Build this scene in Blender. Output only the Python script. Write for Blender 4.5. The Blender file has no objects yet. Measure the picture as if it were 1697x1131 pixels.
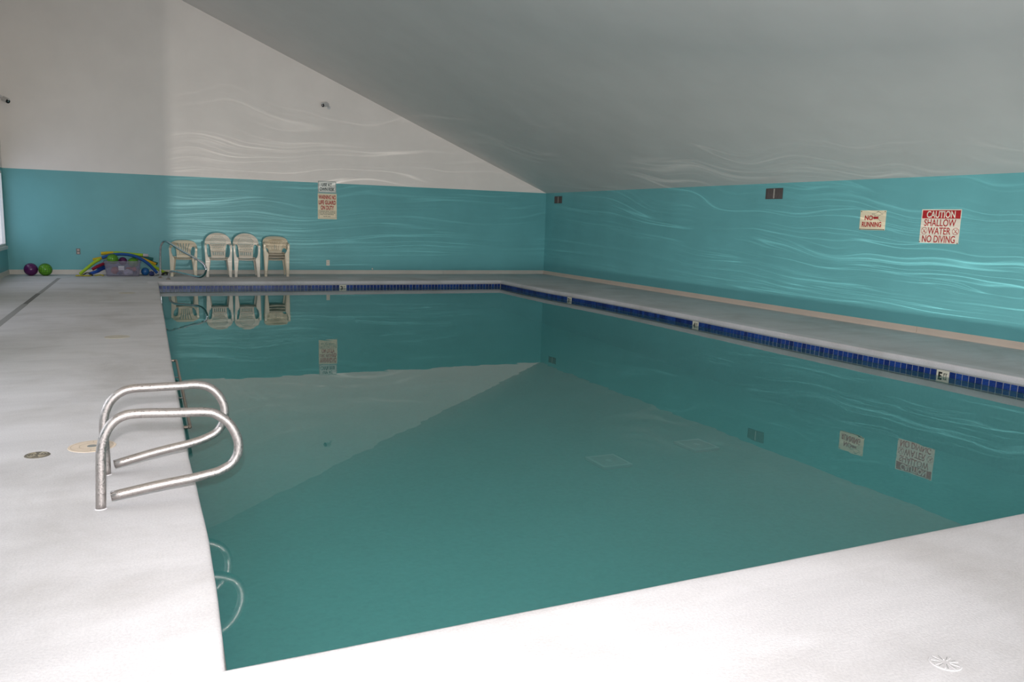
import bpy, bmesh, math, random
from mathutils import Vector, Matrix, noise

# ------------------------------------------------------------------ camera, world, lights
SC = bpy.context.scene
COL = SC.collection
random.seed(7)

YAW, PITCH, ROLL = math.radians(24.8318), math.radians(-8.5773), math.radians(1.6919)
CAM_POS = Vector((0.0, 0.0, 1.45))
_f = Vector((math.sin(YAW) * math.cos(PITCH), math.cos(YAW) * math.cos(PITCH), math.sin(PITCH)))
_r0 = Vector((math.cos(YAW), -math.sin(YAW), 0)); _u0 = _r0.cross(_f)
_r = _r0 * math.cos(ROLL) + _u0 * math.sin(ROLL); _u = -_r0 * math.sin(ROLL) + _u0 * math.cos(ROLL)
CAM_ROT = Matrix((_r, _u, -_f)).transposed()
cd = bpy.data.cameras.new('camera'); cam = bpy.data.objects.new('camera', cd); COL.objects.link(cam)
cam.matrix_world = Matrix.Translation(CAM_POS) @ CAM_ROT.to_4x4()
cd.sensor_width = 36; cd.sensor_fit = 'HORIZONTAL'; cd.lens = 27.842; cd.clip_start = 0.05; cd.clip_end = 200
SC.camera = cam
SC.view_settings.view_transform = 'Standard'; SC.view_settings.look = 'None'
SC.view_settings.gamma = 1.0; SC.view_settings.use_curve_mapping = False
SC.view_settings.exposure = 0.0
SC.cycles.caustics_reflective = False; SC.cycles.caustics_refractive = False

world = bpy.data.worlds.new('world'); SC.world = world; world.use_nodes = True
world.node_tree.nodes['Background'].inputs[0].default_value = (0.62, 0.70, 0.95, 1)
world.node_tree.nodes['Background'].inputs[1].default_value = 0.9

def lamp(name, kind, loc, power, color=(1, 1, 1), rot=None):
    d = bpy.data.lights.new(name, kind); d.energy = power; d.color = color
    o = bpy.data.objects.new(name, d); COL.objects.link(o)
    o.matrix_world = Matrix.Translation(Vector(loc)) @ (rot.to_4x4() if rot else Matrix())
    return o

# the photographer's flash, on top of the camera
fl = lamp('camera_flash', 'SPOT', CAM_POS + _u * 0.24 - _r * 0.03, 1480, (1.0, 0.975, 0.99), CAM_ROT @ Matrix.Rotation(math.radians(2), 3, 'Y') @ Matrix.Rotation(math.radians(11), 3, 'X'))
fl.data.spot_size = math.radians(132); fl.data.spot_blend = 1.0; fl.data.shadow_soft_size = 0.035

# daylight entering through the windows of the left wall: (y0, y1, radiance)
WINDOWS = [(16.3, 20.05, 0.9), (10.2, 13.6, 1.0), (4.2, 7.6, 5.0), (-1.8, 1.6, 3.2)]
WIN_Z0, WIN_Z1 = 0.62, 2.20
X_LEFT, X_RIGHT, Y_FAR, Y_BACK = -2.74, 10.281, 20.217, -4.0
Z_EAVE = 2.266
SLOPE = 0.4155
RIDGE_X = -0.6
Z_TOP = Z_EAVE + SLOPE * (X_RIGHT - RIDGE_X)
for (y0, y1, rad) in WINDOWS:
    o = lamp('window_daylight', 'AREA', (X_LEFT - 0.22, (y0 + y1) / 2, (WIN_Z0 + WIN_Z1) / 2), 1, (0.96, 0.96, 1.0),
             Matrix.Rotation(math.radians(-90), 3, 'Y'))
    o.data.shape = 'RECTANGLE'; o.data.size = WIN_Z1 - WIN_Z0; o.data.size_y = y1 - y0
    o.data.energy = rad * o.data.size * o.data.size_y * math.pi
# unseen glazed doors added behind the camera, with a lamp filling in ambient light
BACK_FILL = (1.0, 7.0, 0.05, 2.15, 10.0)
bx0, bx1, bz0, bz1, brad = BACK_FILL
o = lamp('back_fill_light', 'AREA', ((bx0 + bx1) / 2, Y_BACK - .22, (bz0 + bz1) / 2), 1, (1.0, 0.97, 0.95), Matrix.Rotation(math.radians(90), 3, 'X'))
o.data.shape = 'RECTANGLE'; o.data.size = bx1 - bx0; o.data.size_y = bz1 - bz0
o.data.energy = brad * o.data.size * o.data.size_y * math.pi
# lamps along the ridge of the roof, above the frame
RIDGE_LAMPS = [(-1.2, 3.0), (-1.2, 9.0), (-1.2, 15.0)]
for (x, y) in RIDGE_LAMPS:
    o = lamp('ridge_lamp_light', 'AREA', (x, y, 6.05), 18, (1.0, 0.86, 0.62))
    o.data.shape = 'RECTANGLE'; o.data.size = 0.5; o.data.size_y = 2.4

# added lamp standing in for flash light thrown back by the rippled pool surface: a point of light at the water with a wave pattern in its beam
rl = lamp('water_glint_light', 'POINT', (1.5, 4.2, -0.10), 1650, (1.0, 0.95, 0.90))
rl.data.shadow_soft_size = 0.0
def glint_nodes(o):
    d = o.data; d.use_nodes = True; nt = d.node_tree; em = nt.nodes['Emission']
    def n(t, **k):
        x = nt.nodes.new(t)
        for a, b in k.items(): setattr(x, a, b)
        return x
    def mth(op, a, b=None, c=None, clamp=False):
        x = n('ShaderNodeMath', operation=op, use_clamp=clamp)
        for i, v in enumerate((a, b, c)):
            if v is None: continue
            if hasattr(v, 'links'): nt.links.new(v, x.inputs[i])
            else: x.inputs[i].default_value = v
        return x.outputs[0]
    tc = n('ShaderNodeTexCoord'); sp = n('ShaderNodeSeparateXYZ'); nt.links.new(tc.outputs['Normal'], sp.inputs[0])
    X, Y, Z = sp.outputs
    hor = mth('SQRT', mth('ADD', mth('MULTIPLY', X, X), mth('MULTIPLY', Y, Y)))
    e = mth('DIVIDE', Z, mth('MAXIMUM', hor, .001))
    az = mth('ARCTAN2', X, Y)
    q = mth('DIVIDE', 1.0, mth('ADD', mth('MAXIMUM', e, 0.), .085))
    def warped():
        cv = n('ShaderNodeCombineXYZ'); nt.links.new(mth('MULTIPLY', az, 5.5), cv.inputs[0]); nt.links.new(mth('MULTIPLY', q, .55), cv.inputs[1])
        nz = n('ShaderNodeTexNoise'); nz.inputs['Scale'].default_value = 1; nz.inputs['Detail'].default_value = 1.; nt.links.new(cv.outputs[0], nz.inputs['Vector'])
        return mth('MULTIPLY_ADD', mth('SUBTRACT', nz.outputs['Fac'], .5), 1.15, q)
    q = warped()
    def tex(sx, sq, w, detail=1.5):
        cv = n('ShaderNodeCombineXYZ'); nt.links.new(mth('MULTIPLY', az, sx), cv.inputs[0]); nt.links.new(mth('MULTIPLY', q, sq), cv.inputs[1]); cv.inputs[2].default_value = w
        nz = n('ShaderNodeTexNoise'); nz.inputs['Scale'].default_value = 1; nz.inputs['Detail'].default_value = detail; nz.inputs['Roughness'].default_value = .45
        nt.links.new(cv.outputs[0], nz.inputs['Vector']); return nz.outputs['Fac']
    def ridge(sx, sq, w, sharp):
        r = mth('SUBTRACT', 1., mth('MULTIPLY', mth('ABSOLUTE', mth('SUBTRACT', tex(sx, sq, w), .5)), sharp), clamp=True)
        return mth('POWER', r, 2.2)
    def layer(sx, sq, w, sharp, mx, mq, gain):
        gate = mth('MULTIPLY_ADD', tex(mx, mq, w + 5.3, 1.), 4.0, -1.5, clamp=True)
        return mth('MULTIPLY', mth('MULTIPLY', ridge(sx, sq, w, sharp), gate), gain)
    st = mth('ADD', mth('ADD', layer(.9, 2.0, 0., 60., 4., .9, 2.2), layer(1.2, 2.9, 11., 55., 5., 1.2, 1.6)), mth('ADD', layer(1.4, 4.2, 23., 45., 6., 1.5, 1.1), layer(.8, 1.4, 37., 80., 3.5, .8, 2.0)))
    lvl = mth('ADD', .80, mth('MULTIPLY', mth('MULTIPLY', st, 1.2), mth('SUBTRACT', 1., mth('MULTIPLY', e, 2.6), clamp=True)))
    # only light that met the water inside the pool: left pool edge, and the strip of deck before the right wall
    ml = mth('MULTIPLY_ADD', mth('ADD', mth('DIVIDE', X, mth('MAXIMUM', Y, .001)), GL), 60., 0., clamp=True)
    mr = mth('MULTIPLY_ADD', mth('SUBTRACT', mth('DIVIDE', Z, mth('MAXIMUM', X, .02)), .040), 120., 0., clamp=True)
    mr = mth('MAXIMUM', mr, mth('LESS_THAN', mth('DIVIDE', X, mth('MAXIMUM', Y, .001)), .548))
    up = mth('MULTIPLY_ADD', mth('SUBTRACT', e, .012), 60., 0., clamp=True)
    fw = mth('MULTIPLY_ADD', mth('SUBTRACT', mth('DIVIDE', Y, mth('MAXIMUM', mth('ABSOLUTE', X), .001)), .0), 4., 0., clamp=True)
    hi = mth('SUBTRACT', 1., mth('MULTIPLY', mth('SUBTRACT', e, .10), 2.2), clamp=True)
    tot = lvl
    for k in (ml, mr, up, fw, hi): tot = mth('MULTIPLY', tot, k)
    nt.links.new(tot, em.inputs['Strength'])
GL = 0.0672   # (1.5 - 0.425) / (20.217 - 4.2): the left pool edge seen from the water
glint_nodes(rl)

# ------------------------------------------------------------------ node helpers
def mat(name, color=(.8, .8, .8), rough=.5, metal=0., spec=.5, alpha=None):
    m = bpy.data.materials.new(name); m.use_nodes = True
    b = m.node_tree.nodes['Principled BSDF']
    b.inputs['Base Color'].default_value = (*color, 1); b.inputs['Roughness'].default_value = rough
    b.inputs['Metallic'].default_value = metal; b.inputs['Specular IOR Level'].default_value = spec
    return m

def N(m, t, **kw):
    n = m.node_tree.nodes.new(t)
    for k, v in kw.items(): setattr(n, k, v)
    return n

def L(m, a, b): m.node_tree.links.new(a, b)

def bsdf(m): return m.node_tree.nodes['Principled BSDF']

def noise_node(m, scale=(1, 1, 1), freq=5, detail=4, rough=.55, dist=0., coord='Object'):
    tc = N(m, 'ShaderNodeTexCoord'); mp = N(m, 'ShaderNodeMapping'); mp.inputs['Scale'].default_value = scale
    nz = N(m, 'ShaderNodeTexNoise'); nz.inputs['Scale'].default_value = freq; nz.inputs['Detail'].default_value = detail
    nz.inputs['Roughness'].default_value = rough; nz.inputs['Distortion'].default_value = dist
    L(m, tc.outputs[coord], mp.inputs[0]); L(m, mp.outputs[0], nz.inputs['Vector'])
    return nz.outputs['Fac']

def ramp(m, fac, stops):
    r = N(m, 'ShaderNodeValToRGB'); el = r.color_ramp.elements
    while len(el) < len(stops): el.new(.5)
    for e, (p, c) in zip(el, stops): e.position = p; e.color = (*c, 1) if len(c) == 3 else c
    L(m, fac, r.inputs[0]); return r.outputs[0]

def mixc(m, fac, a, b, mode='MIX'):
    n = N(m, 'ShaderNodeMix', data_type='RGBA', blend_type=mode)
    for s, v in ((n.inputs[0], fac), (n.inputs[6], a), (n.inputs[7], b)):
        if hasattr(v, 'links'): L(m, v, s)
        else: s.default_value = v if isinstance(v, (int, float)) else (*v, 1)
    return n.outputs[2]

def bump(m, h, strength=.2, dist=.01):
    b = N(m, 'ShaderNodeBump'); b.inputs['Strength'].default_value = strength; b.inputs['Distance'].default_value = dist
    L(m, h, b.inputs['Height']); L(m, b.outputs[0], bsdf(m).inputs['Normal'])

def painted(name, color, var=.06, rough=.55, grain=60, gstr=.12):
    m = mat(name, color, rough, spec=.35)
    n1 = noise_node(m, freq=1.3, detail=3)
    lo = tuple(c * (1 - var) for c in color); hi = tuple(min(1, c * (1 + var)) for c in color)
    L(m, ramp(m, n1, [(.3, lo), (.7, hi)]), bsdf(m).inputs['Base Color'])
    bump(m, noise_node(m, freq=grain, detail=2), gstr, .004)
    return m

M = {}
M['teal'] = painted('teal_wall_paint', (.136, .405, .425), .05, .42)
M['white_wall'] = painted('offwhite_wall_paint', (.86, .80, .75), .03, .6)
M['ceiling'] = painted('ceiling_paint', (.69, .665, .635), .03, .6)
M['base_far'] = painted('cove_base_grey', (.60, .56, .50), .06, .5)
M['base_right'] = painted('cove_base_beige', (.66, .54, .45), .06, .5)

def deck_mat(name, c, streak=.10):
    m = mat(name, c, .75, spec=.25)
    a = noise_node(m, (.35, 1.6, 1), 2.2, 5, .6, .3)
    b = noise_node(m, (1, 1, 1), 95, 3, .7)
    c1 = ramp(m, a, [(.28, tuple(x * (1 - streak) for x in c)), (.72, tuple(min(1, x * (1 + streak * .5)) for x in c))])
    c2 = ramp(m, b, [(.30, (.86, .86, .87)), (.62, (1, 1, 1))])
    col = mixc(m, 1., c1, c2, 'MULTIPLY')
    d = noise_node(m, (1, .8, 1), .9, 6, .65, .4)
    col = mixc(m, 1., col, ramp(m, d, [(.30, (.80, .79, .77)), (.55, (1, 1, 1))]), 'MULTIPLY')
    L(m, col, bsdf(m).inputs['Base Color'])
    bump(m, b, .35, .004)
    return m
M['deck'] = deck_mat('deck_coating', (.640, .620, .622))
def coping_mat():
    m = deck_mat('coping_coating', (.72, .69, .70), .06)
    return m
M['coping'] = coping_mat()
M['joint'] = mat('joint_filler', (.16, .155, .15), .9)
M['joint2'] = mat('joint_cover', (.30, .295, .285), .9)

def pool_mat():
    m = mat('pool_plaster', (.20, .50, .48), .8, spec=.2)
    a = noise_node(m, freq=.8, detail=5, rough=.6); b = noise_node(m, freq=26, detail=4, rough=.7)
    c1 = ramp(m, a, [(.32, (.22, .57, .54)), (.68, (.24, .62, .61))])
    c2 = ramp(m, b, [(.3, (.82, .84, .84)), (.65, (1.0, 1.0, 1.0))])
    L(m, mixc(m, 1., c1, c2, 'MULTIPLY'), bsdf(m).inputs['Base Color'])
    return m
M['plaster'] = pool_mat()
M['grout'] = mat('tile_grout', (.66, .64, .58), .8)

def tile_mat():
    m = mat('blue_tile_glaze', (.02, .06, .30), .28, spec=.3)
    oi = N(m, 'ShaderNodeObjectInfo')
    base = ramp(m, oi.outputs['Random'], [(0., (.006, .022, .13)), (.5, (.010, .040, .21)), (1., (.016, .065, .28))])
    nz = noise_node(m, freq=70, detail=3)
    L(m, mixc(m, 1., base, ramp(m, nz, [(.3, (.6, .6, .65)), (.7, (1.25, 1.3, 1.35))]), 'MULTIPLY'), bsdf(m).inputs['Base Color'])
    return m
M['tile'] = tile_mat()
M['marker'] = mat('depth_marker_glaze', (.74, .70, .58), .3)
M['black'] = mat('black_print', (.01, .01, .01), .5)

def water_mat():
    m = bpy.data.materials.new('pool_water'); m.use_nodes = True
    nt = m.node_tree; nt.nodes.clear()
    out = N(m, 'ShaderNodeOutputMaterial')
    tr = N(m, 'ShaderNodeBsdfTransparent'); tr.inputs[0].default_value = (.60, .89, .87, 1)
    df = N(m, 'ShaderNodeBsdfDiffuse'); df.inputs[0].default_value = (.10, .34, .33, 1)
    gl = N(m, 'ShaderNodeBsdfGlossy'); gl.inputs[0].default_value = (1, 1, 1, 1); gl.inputs['Roughness'].default_value = 0.0
    fr = N(m, 'ShaderNodeFresnel'); fr.inputs['IOR'].default_value = 1.33
    n1 = noise_node(m, (1, 1, 1), 2.2, 2, .5)
    bp = N(m, 'ShaderNodeBump'); bp.inputs['Strength'].default_value = .035; bp.inputs['Distance'].default_value = .02
    L(m, n1, bp.inputs['Height']); L(m, bp.outputs[0], gl.inputs['Normal'])
    body = N(m, 'ShaderNodeMixShader'); body.inputs[0].default_value = .30
    L(m, tr.outputs[0], body.inputs[1]); L(m, df.outputs[0], body.inputs[2])
    mx = N(m, 'ShaderNodeMixShader')
    L(m, fr.outputs[0], mx.inputs[0]); L(m, body.outputs[0], mx.inputs[1]); L(m, gl.outputs[0], mx.inputs[2])
    L(m, mx.outputs[0], out.inputs[0])
    return m
M['water'] = water_mat()

def steel(name, c, rough, grain):
    m = mat(name, c, rough, 1.0)
    nz = noise_node(m, freq=grain, detail=5, rough=.7)
    L(m, ramp(m, nz, [(.35, (rough * .6,) * 3), (.65, (min(1, rough * 1.7),) * 3)]), bsdf(m).inputs['Roughness'])
    L(m, ramp(m, nz, [(.30, tuple(x * .75 for x in c)), (.55, c)]), bsdf(m).inputs['Base Color'])
    bump(m, nz, .04, .002)
    return m
M['steel'] = steel('weathered_steel', (.47, .43, .41), .42, 130)
M['chrome'] = steel('polished_steel', (.72, .72, .74), .13, 30)
M['bronze'] = steel('bronzed_steel', (.42, .34, .29), .4, 40)
def plastic(name, c, rough=.45, var=.06):
    m = mat(name, c, rough, spec=.4)
    L(m, ramp(m, noise_node(m, freq=6, detail=4), [(.3, tuple(x * (1 - var) for x in c)), (.7, c)]), bsdf(m).inputs['Base Color'])
    return m
M['chair'] = plastic('cream_resin', (.70, .64, .54), .4, .10)
M['chair2'] = plastic('aged_cream_resin', (.68, .60, .45), .42, .12)

# ------------------------------------------------------------------ object helpers
def link_mesh(name, me, m=None, parent=None, loc=None, smooth=False):
    if m is not None:
        for x in (m if isinstance(m, (list, tuple)) else [m]): me.materials.append(x)
    if smooth:
        for p in me.polygons: p.use_smooth = True
    o = bpy.data.objects.new(name, me); COL.objects.link(o)
    if parent: o.parent = parent
    if loc is not None: o.location = loc
    return o

def from_bm(name, bm, m=None, parent=None, loc=None, smooth=False):
    me = bpy.data.meshes.new(name); bmesh.ops.recalc_face_normals(bm, faces=bm.faces); bm.to_mesh(me); bm.free()
    return link_mesh(name, me, m, parent, loc, smooth)

def tag(o, label, cat=None, group=None, kind=None):
    if label: o['label'] = label
    if cat: o['category'] = cat
    if group: o['group'] = group
    if kind: o['kind'] = kind
    return o

def empty(name, loc=(0, 0, 0), rz=0.):
    o = bpy.data.objects.new(name, None); COL.objects.link(o); o.location = loc; o.rotation_euler = (0, 0, rz)
    o.empty_display_size = .1
    return o

def structure(o, label=None):
    o['kind'] = 'structure'
    if label: o['label'] = label
    return o

def box(bm, x0, x1, y0, y1, z0, z1, bev=0.):
    r = bmesh.ops.create_cube(bm, size=1., matrix=Matrix.Translation(((x0 + x1) / 2, (y0 + y1) / 2, (z0 + z1) / 2)) @ Matrix.Diagonal((abs(x1 - x0), abs(y1 - y0), abs(z1 - z0), 1)))
    if bev:
        es = list({e for v in r['verts'] for e in v.link_edges})
        bmesh.ops.bevel(bm, geom=es, offset=bev, segments=2, affect='EDGES', profile=.6)

def catmull(pts, n=6):
    P = [Vector(p) for p in pts]; out = []
    for i in range(len(P) - 1):
        a = P[max(i - 1, 0)]; b = P[i]; c = P[i + 1]; d = P[min(i + 2, len(P) - 1)]
        for k in range(n):
            t = k / n
            out.append(.5 * ((2 * b) + (c - a) * t + (2 * a - 5 * b + 4 * c - d) * t * t + (3 * b - a - 3 * c + d) * t ** 3))
    out.append(P[-1]); return out

def tube(bm, pts, r, seg=14, caps=True, hollow=0.):
    pts = [Vector(p) for p in pts]; rings = []; up = None
    for i, p in enumerate(pts):
        t = (pts[min(i + 1, len(pts) - 1)] - pts[max(i - 1, 0)]).normalized()
        if up is None: up = t.orthogonal().normalized()
        up = (up - t * up.dot(t)).normalized(); s = t.cross(up)
        rr = r(i / (len(pts) - 1)) if callable(r) else r
        rings.append([bm.verts.new(p + (up * math.cos(a) + s * math.sin(a)) * rr) for a in [2 * math.pi * k / seg for k in range(seg)]])
    for a, b in zip(rings, rings[1:]):
        for k in range(seg): bm.faces.new((a[k], a[(k + 1) % seg], b[(k + 1) % seg], b[k]))
    for ring, q in ((rings[0], pts[0]), (rings[-1], pts[-1])):
        if hollow:
            d = (pts[1] - pts[0]).normalized() if ring is rings[0] else (pts[-2] - pts[-1]).normalized()
            inner = [bm.verts.new(q + (v.co - q) * hollow) for v in ring]
            deep = [bm.verts.new(q + (v.co - q) * hollow + d * r * 2) for v in ring]
            for k in range(seg):
                bm.faces.new((ring[k], ring[(k + 1) % seg], inner[(k + 1) % seg], inner[k]))
                bm.faces.new((inner[k], inner[(k + 1) % seg], deep[(k + 1) % seg], deep[k]))
            bm.faces.new(deep)
        elif caps: bm.faces.new(ring)

def disc(bm, c, r, z0, z1, seg=32, bev=0.):
    lo = [bm.verts.new((c[0] + r * math.cos(a), c[1] + r * math.sin(a), z0)) for a in [2 * math.pi * k / seg for k in range(seg)]]
    hi = [bm.verts.new((c[0] + (r - bev) * math.cos(a), c[1] + (r - bev) * math.sin(a), z1)) for a in [2 * math.pi * k / seg for k in range(seg)]]
    for k in range(seg): bm.faces.new((lo[k], lo[(k + 1) % seg], hi[(k + 1) % seg], hi[k]))
    bm.faces.new(hi); bm.faces.new(lo)

def curve_fill(outlines, thick, bev=0., res=1):
    """closed 2D outlines (first outer, rest holes) -> extruded mesh in the xy plane"""
    cu = bpy.data.curves.new('tmp', 'CURVE'); cu.dimensions = '2D'; cu.fill_mode = 'BOTH'
    cu.extrude = max(thick / 2 - bev, .0001); cu.bevel_depth = bev; cu.bevel_resolution = res
    for pts in outlines:
        s = cu.splines.new('POLY'); s.points.add(len(pts) - 1); s.use_cyclic_u = True
        for q, p in zip(s.points, pts): q.co = (p[0], p[1], 0, 1)
    o = bpy.data.objects.new('tmp', cu); COL.objects.link(o)
    dg = bpy.context.evaluated_depsgraph_get()
    me = bpy.data.meshes.new_from_object(o.evaluated_get(dg)); bpy.data.objects.remove(o); bpy.data.curves.remove(cu)
    me.materials.clear()
    return me

def text_mesh(body, w, h, bold=.02, thick=.0012):
    cu = bpy.data.curves.new('tmp', 'FONT'); cu.body = body; cu.size = 1; cu.offset = bold; cu.extrude = .01
    cu.resolution_u = 6
    o = bpy.data.objects.new('tmp', cu); COL.objects.link(o)
    dg = bpy.context.evaluated_depsgraph_get()
    me = bpy.data.meshes.new_from_object(o.evaluated_get(dg)); bpy.data.objects.remove(o); bpy.data.curves.remove(cu)
    xs = [v.co.x for v in me.vertices]; ys = [v.co.y for v in me.vertices]
    x0, x1, y0, y1 = min(xs), max(xs), min(ys), max(ys)
    for v in me.vertices:
        v.co = ((v.co.x - (x0 + x1) / 2) / (x1 - x0) * w, (v.co.y - (y0 + y1) / 2) / (y1 - y0) * h, thick * (.5 if v.co.z > 0 else -.5))
    me.materials.clear()
    return me

def densify(pts, step):
    out = []
    for a, b in zip(pts, pts[1:] + pts[:1]):
        n = max(1, int(math.dist(a, b) / step))
        for k in range(n): out.append((a[0] + (b[0] - a[0]) * k / n, a[1] + (b[1] - a[1]) * k / n))
    return out

# ------------------------------------------------------------------ room shell
def quad_mesh(name, quads, mats, idx=None, parent=None):
    me = bpy.data.meshes.new(name); vs = []; fs = []
    for q in quads:
        fs.append(tuple(range(len(vs), len(vs) + len(q)))); vs += q
    me.from_pydata(vs, [], fs)
    o = link_mesh(name, me, mats, parent)
    if idx:
        for p, i in zip(me.polygons, idx): p.material_index = i
    return o

XL, XR, YF, YB = X_LEFT, X_RIGHT, Y_FAR, Y_BACK
xe = XR - (0.0)
wf = quad_mesh('wall_far', [
    [(XL, YF, -.1), (XR, YF, -.1), (XR, YF, Z_EAVE), (XL, YF, Z_EAVE)],
    [(XL, YF, Z_EAVE), (XR, YF, Z_EAVE), (RIDGE_X, YF, Z_TOP), (XL, YF, Z_TOP)]], [M['teal'], M['white_wall']], [0, 1])
structure(wf, 'tall gable wall painted teal below and off-white above')
wr = quad_mesh('wall_right', [[(XR, YF, -.1), (XR, YB, -.1), (XR, YB, Z_EAVE), (XR, YF, Z_EAVE)]], [M['teal']])
structure(wr, 'long low teal wall under the sloping ceiling')
wb = quad_mesh('wall_back', [
    [(XR, YB, -.1), (bx1, YB, -.1), (bx1, YB, Z_EAVE), (XR, YB, Z_EAVE)], [(bx0, YB, -.1), (XL, YB, -.1), (XL, YB, Z_EAVE), (bx0, YB, Z_EAVE)],
    [(bx1, YB, bz1), (bx0, YB, bz1), (bx0, YB, Z_EAVE), (bx1, YB, Z_EAVE)], [(bx1, YB, -.1), (bx0, YB, -.1), (bx0, YB, bz0), (bx1, YB, bz0)],
    [(XR, YB, Z_EAVE), (XL, YB, Z_EAVE), (XL, YB, Z_TOP), (RIDGE_X, YB, Z_TOP)]], [M['teal'], M['white_wall']], [0, 0, 0, 0, 1])
structure(wb, 'teal and off-white end wall with a wide opening added for fill light')
ce = quad_mesh('ceiling', [
    [(XR, YB, Z_EAVE), (XR, YF, Z_EAVE), (RIDGE_X, YF, Z_TOP), (RIDGE_X, YB, Z_TOP)],
    [(RIDGE_X, YB, Z_TOP), (RIDGE_X, YF, Z_TOP), (XL, YF, Z_TOP), (XL, YB, Z_TOP)]], [M['ceiling']])
structure(ce, 'pale grey ceiling sloping down to the right wall')
# left wall with window openings
cuts = [YB] + sorted(y for w in WINDOWS for y in w[:2]) + [YF]
quads = []; idx = []
def lq(y0, y1, z0, z1, i, x=XL):
    quads.append([(x, y0, z0), (x, y1, z0), (x, y1, z1), (x, y0, z1)]); idx.append(i)
lq(YB, YF, -.1, WIN_Z0, 0)
for a, b in zip(cuts, cuts[1:]):
    if not any(abs(a - w[0]) < 1e-6 for w in WINDOWS): lq(a, b, WIN_Z0, WIN_Z1, 0)
lq(YB, YF, WIN_Z1, Z_EAVE, 0); lq(YB, YF, Z_EAVE, Z_TOP, 1)
for (y0, y1, _) in WINDOWS:   # reveals
    for q in ([(XL, y0, WIN_Z0), (XL - .18, y0, WIN_Z0), (XL - .18, y0, WIN_Z1), (XL, y0, WIN_Z1)],
              [(XL, y1, WIN_Z0), (XL - .18, y1, WIN_Z0), (XL - .18, y1, WIN_Z1), (XL, y1, WIN_Z1)],
              [(XL, y0, WIN_Z1), (XL, y1, WIN_Z1), (XL - .18, y1, WIN_Z1), (XL - .18, y0, WIN_Z1)],
              [(XL, y0, WIN_Z0), (XL, y1, WIN_Z0), (XL - .18, y1, WIN_Z0), (XL - .18, y0, WIN_Z0)]):
        quads.append(q); idx.append(1)
wl = quad_mesh('wall_left', quads, [M['teal'], M['white_wall']], idx)
structure(wl, 'window wall painted teal below and off-white above')

M['frame'] = mat('window_frame_paint', (.62, .62, .60), .5)
def pane_mat():
    m = bpy.data.materials.new('window_pane'); m.use_nodes = True; nt = m.node_tree; nt.nodes.clear()
    out = N(m, 'ShaderNodeOutputMaterial'); t = N(m, 'ShaderNodeBsdfTransparent'); g = N(m, 'ShaderNodeBsdfGlossy')
    t.inputs[0].default_value = (.95, .97, .98, 1); g.inputs['Roughness'].default_value = .02
    mx = N(m, 'ShaderNodeMixShader'); mx.inputs[0].default_value = .06
    L(m, t.outputs[0], mx.inputs[1]); L(m, g.outputs[0], mx.inputs[2]); L(m, mx.outputs[0], out.inputs[0]); return m
M['pane'] = pane_mat()
for i, (y0, y1, _) in enumerate(WINDOWS):
    bm = bmesh.new(); x0, x1 = XL - .055, XL + .004; t = .05
    box(bm, x0, x1, y0, y1, WIN_Z0, WIN_Z0 + t); box(bm, x0, x1, y0, y1, WIN_Z1 - t, WIN_Z1)
    for y in (y0, (y0 + y1) / 2 - t / 2, y1 - t): box(bm, x0, x1, y, y + t, WIN_Z0 + t, WIN_Z1 - t)
    w = structure(from_bm('window_%d' % (i + 1), bm, M['frame']), 'white framed window in the teal left wall')
    for a, b in ((y0 + t, (y0 + y1) / 2 - t / 2), ((y0 + y1) / 2 + t / 2, y1 - t)):
        bm = bmesh.new(); box(bm, XL - .033, XL - .027, a, b, WIN_Z0 + t, WIN_Z1 - t); from_bm('pane', bm, M['pane'], w)
    bm = bmesh.new(); box(bm, XL - .02, XL + .035, y0 - .04, y1 + .04, WIN_Z0 - .07, WIN_Z0, .006); from_bm('window_sill', bm, M['frame'], w)

bm = bmesh.new()
for k in range(5):
    x = bx0 + (bx1 - bx0 - .06) * k / 4; box(bm, x, x + .06, YB - .10, YB - .04, bz0 + .06, bz1 - .06)
for z in (bz0, bz1 - .06): box(bm, bx0, bx1, YB - .10, YB - .04, z, z + .06)
d1 = structure(from_bm('added_door_1', bm, M['frame']), 'unseen glazed doors added to the end wall for fill light')  # invented doors that frame the fill lamp outside
for k in range(4):
    x = bx0 + (bx1 - bx0 - .06) * k / 4
    bm = bmesh.new(); box(bm, x + .06, x + (bx1 - bx0 - .06) / 4, YB - .073, YB - .067, bz0 + .06, bz1 - .06); from_bm('pane', bm, M['pane'], d1)

# baseboards: coved profile
def baseboard(name, p0, p1, nrm, h, m, joints=()):
    prof = [(0.0, 0.0), (.022, 0.0), (.016, .012), (.012, .03), (.011, h - .008), (.006, h), (0, h)]
    d = (Vector(p1) - Vector(p0)); Ln = d.length; d.normalize(); nrm = Vector(nrm)
    bm = bmesh.new(); cutsl = [0.] + list(joints) + [Ln]
    for a, b in zip(cutsl, cutsl[1:]):
        a2, b2 = a + (.003 if a else 0), b - (.003 if b < Ln else 0)
        ra = [bm.verts.new(Vector(p0) + d * a2 + nrm * x + Vector((0, 0, z))) for x, z in prof]
        rb = [bm.verts.new(Vector(p0) + d * b2 + nrm * x + Vector((0, 0, z))) for x, z in prof]
        for k in range(len(prof) - 1): bm.faces.new((ra[k], ra[k + 1], rb[k + 1], rb[k]))
        bm.faces.new(ra); bm.faces.new(rb)
    return structure(from_bm(name, bm, m), 'cove baseboard along the foot of the wall')
baseboard('baseboard_far', (XL, YF, 0), (XR, YF, 0), (0, -1, 0), .100, M['base_far'], (9.99,))
baseboard('baseboard_right', (XR, YF, 0), (XR, YB, 0), (-1, 0, 0), .095, M['base_right'], (6.1, 12.2))
baseboard('baseboard_left', (XL, YB, 0), (XL, YF, 0), (1, 0, 0), .100, M['base_far'], (8.,))

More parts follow.
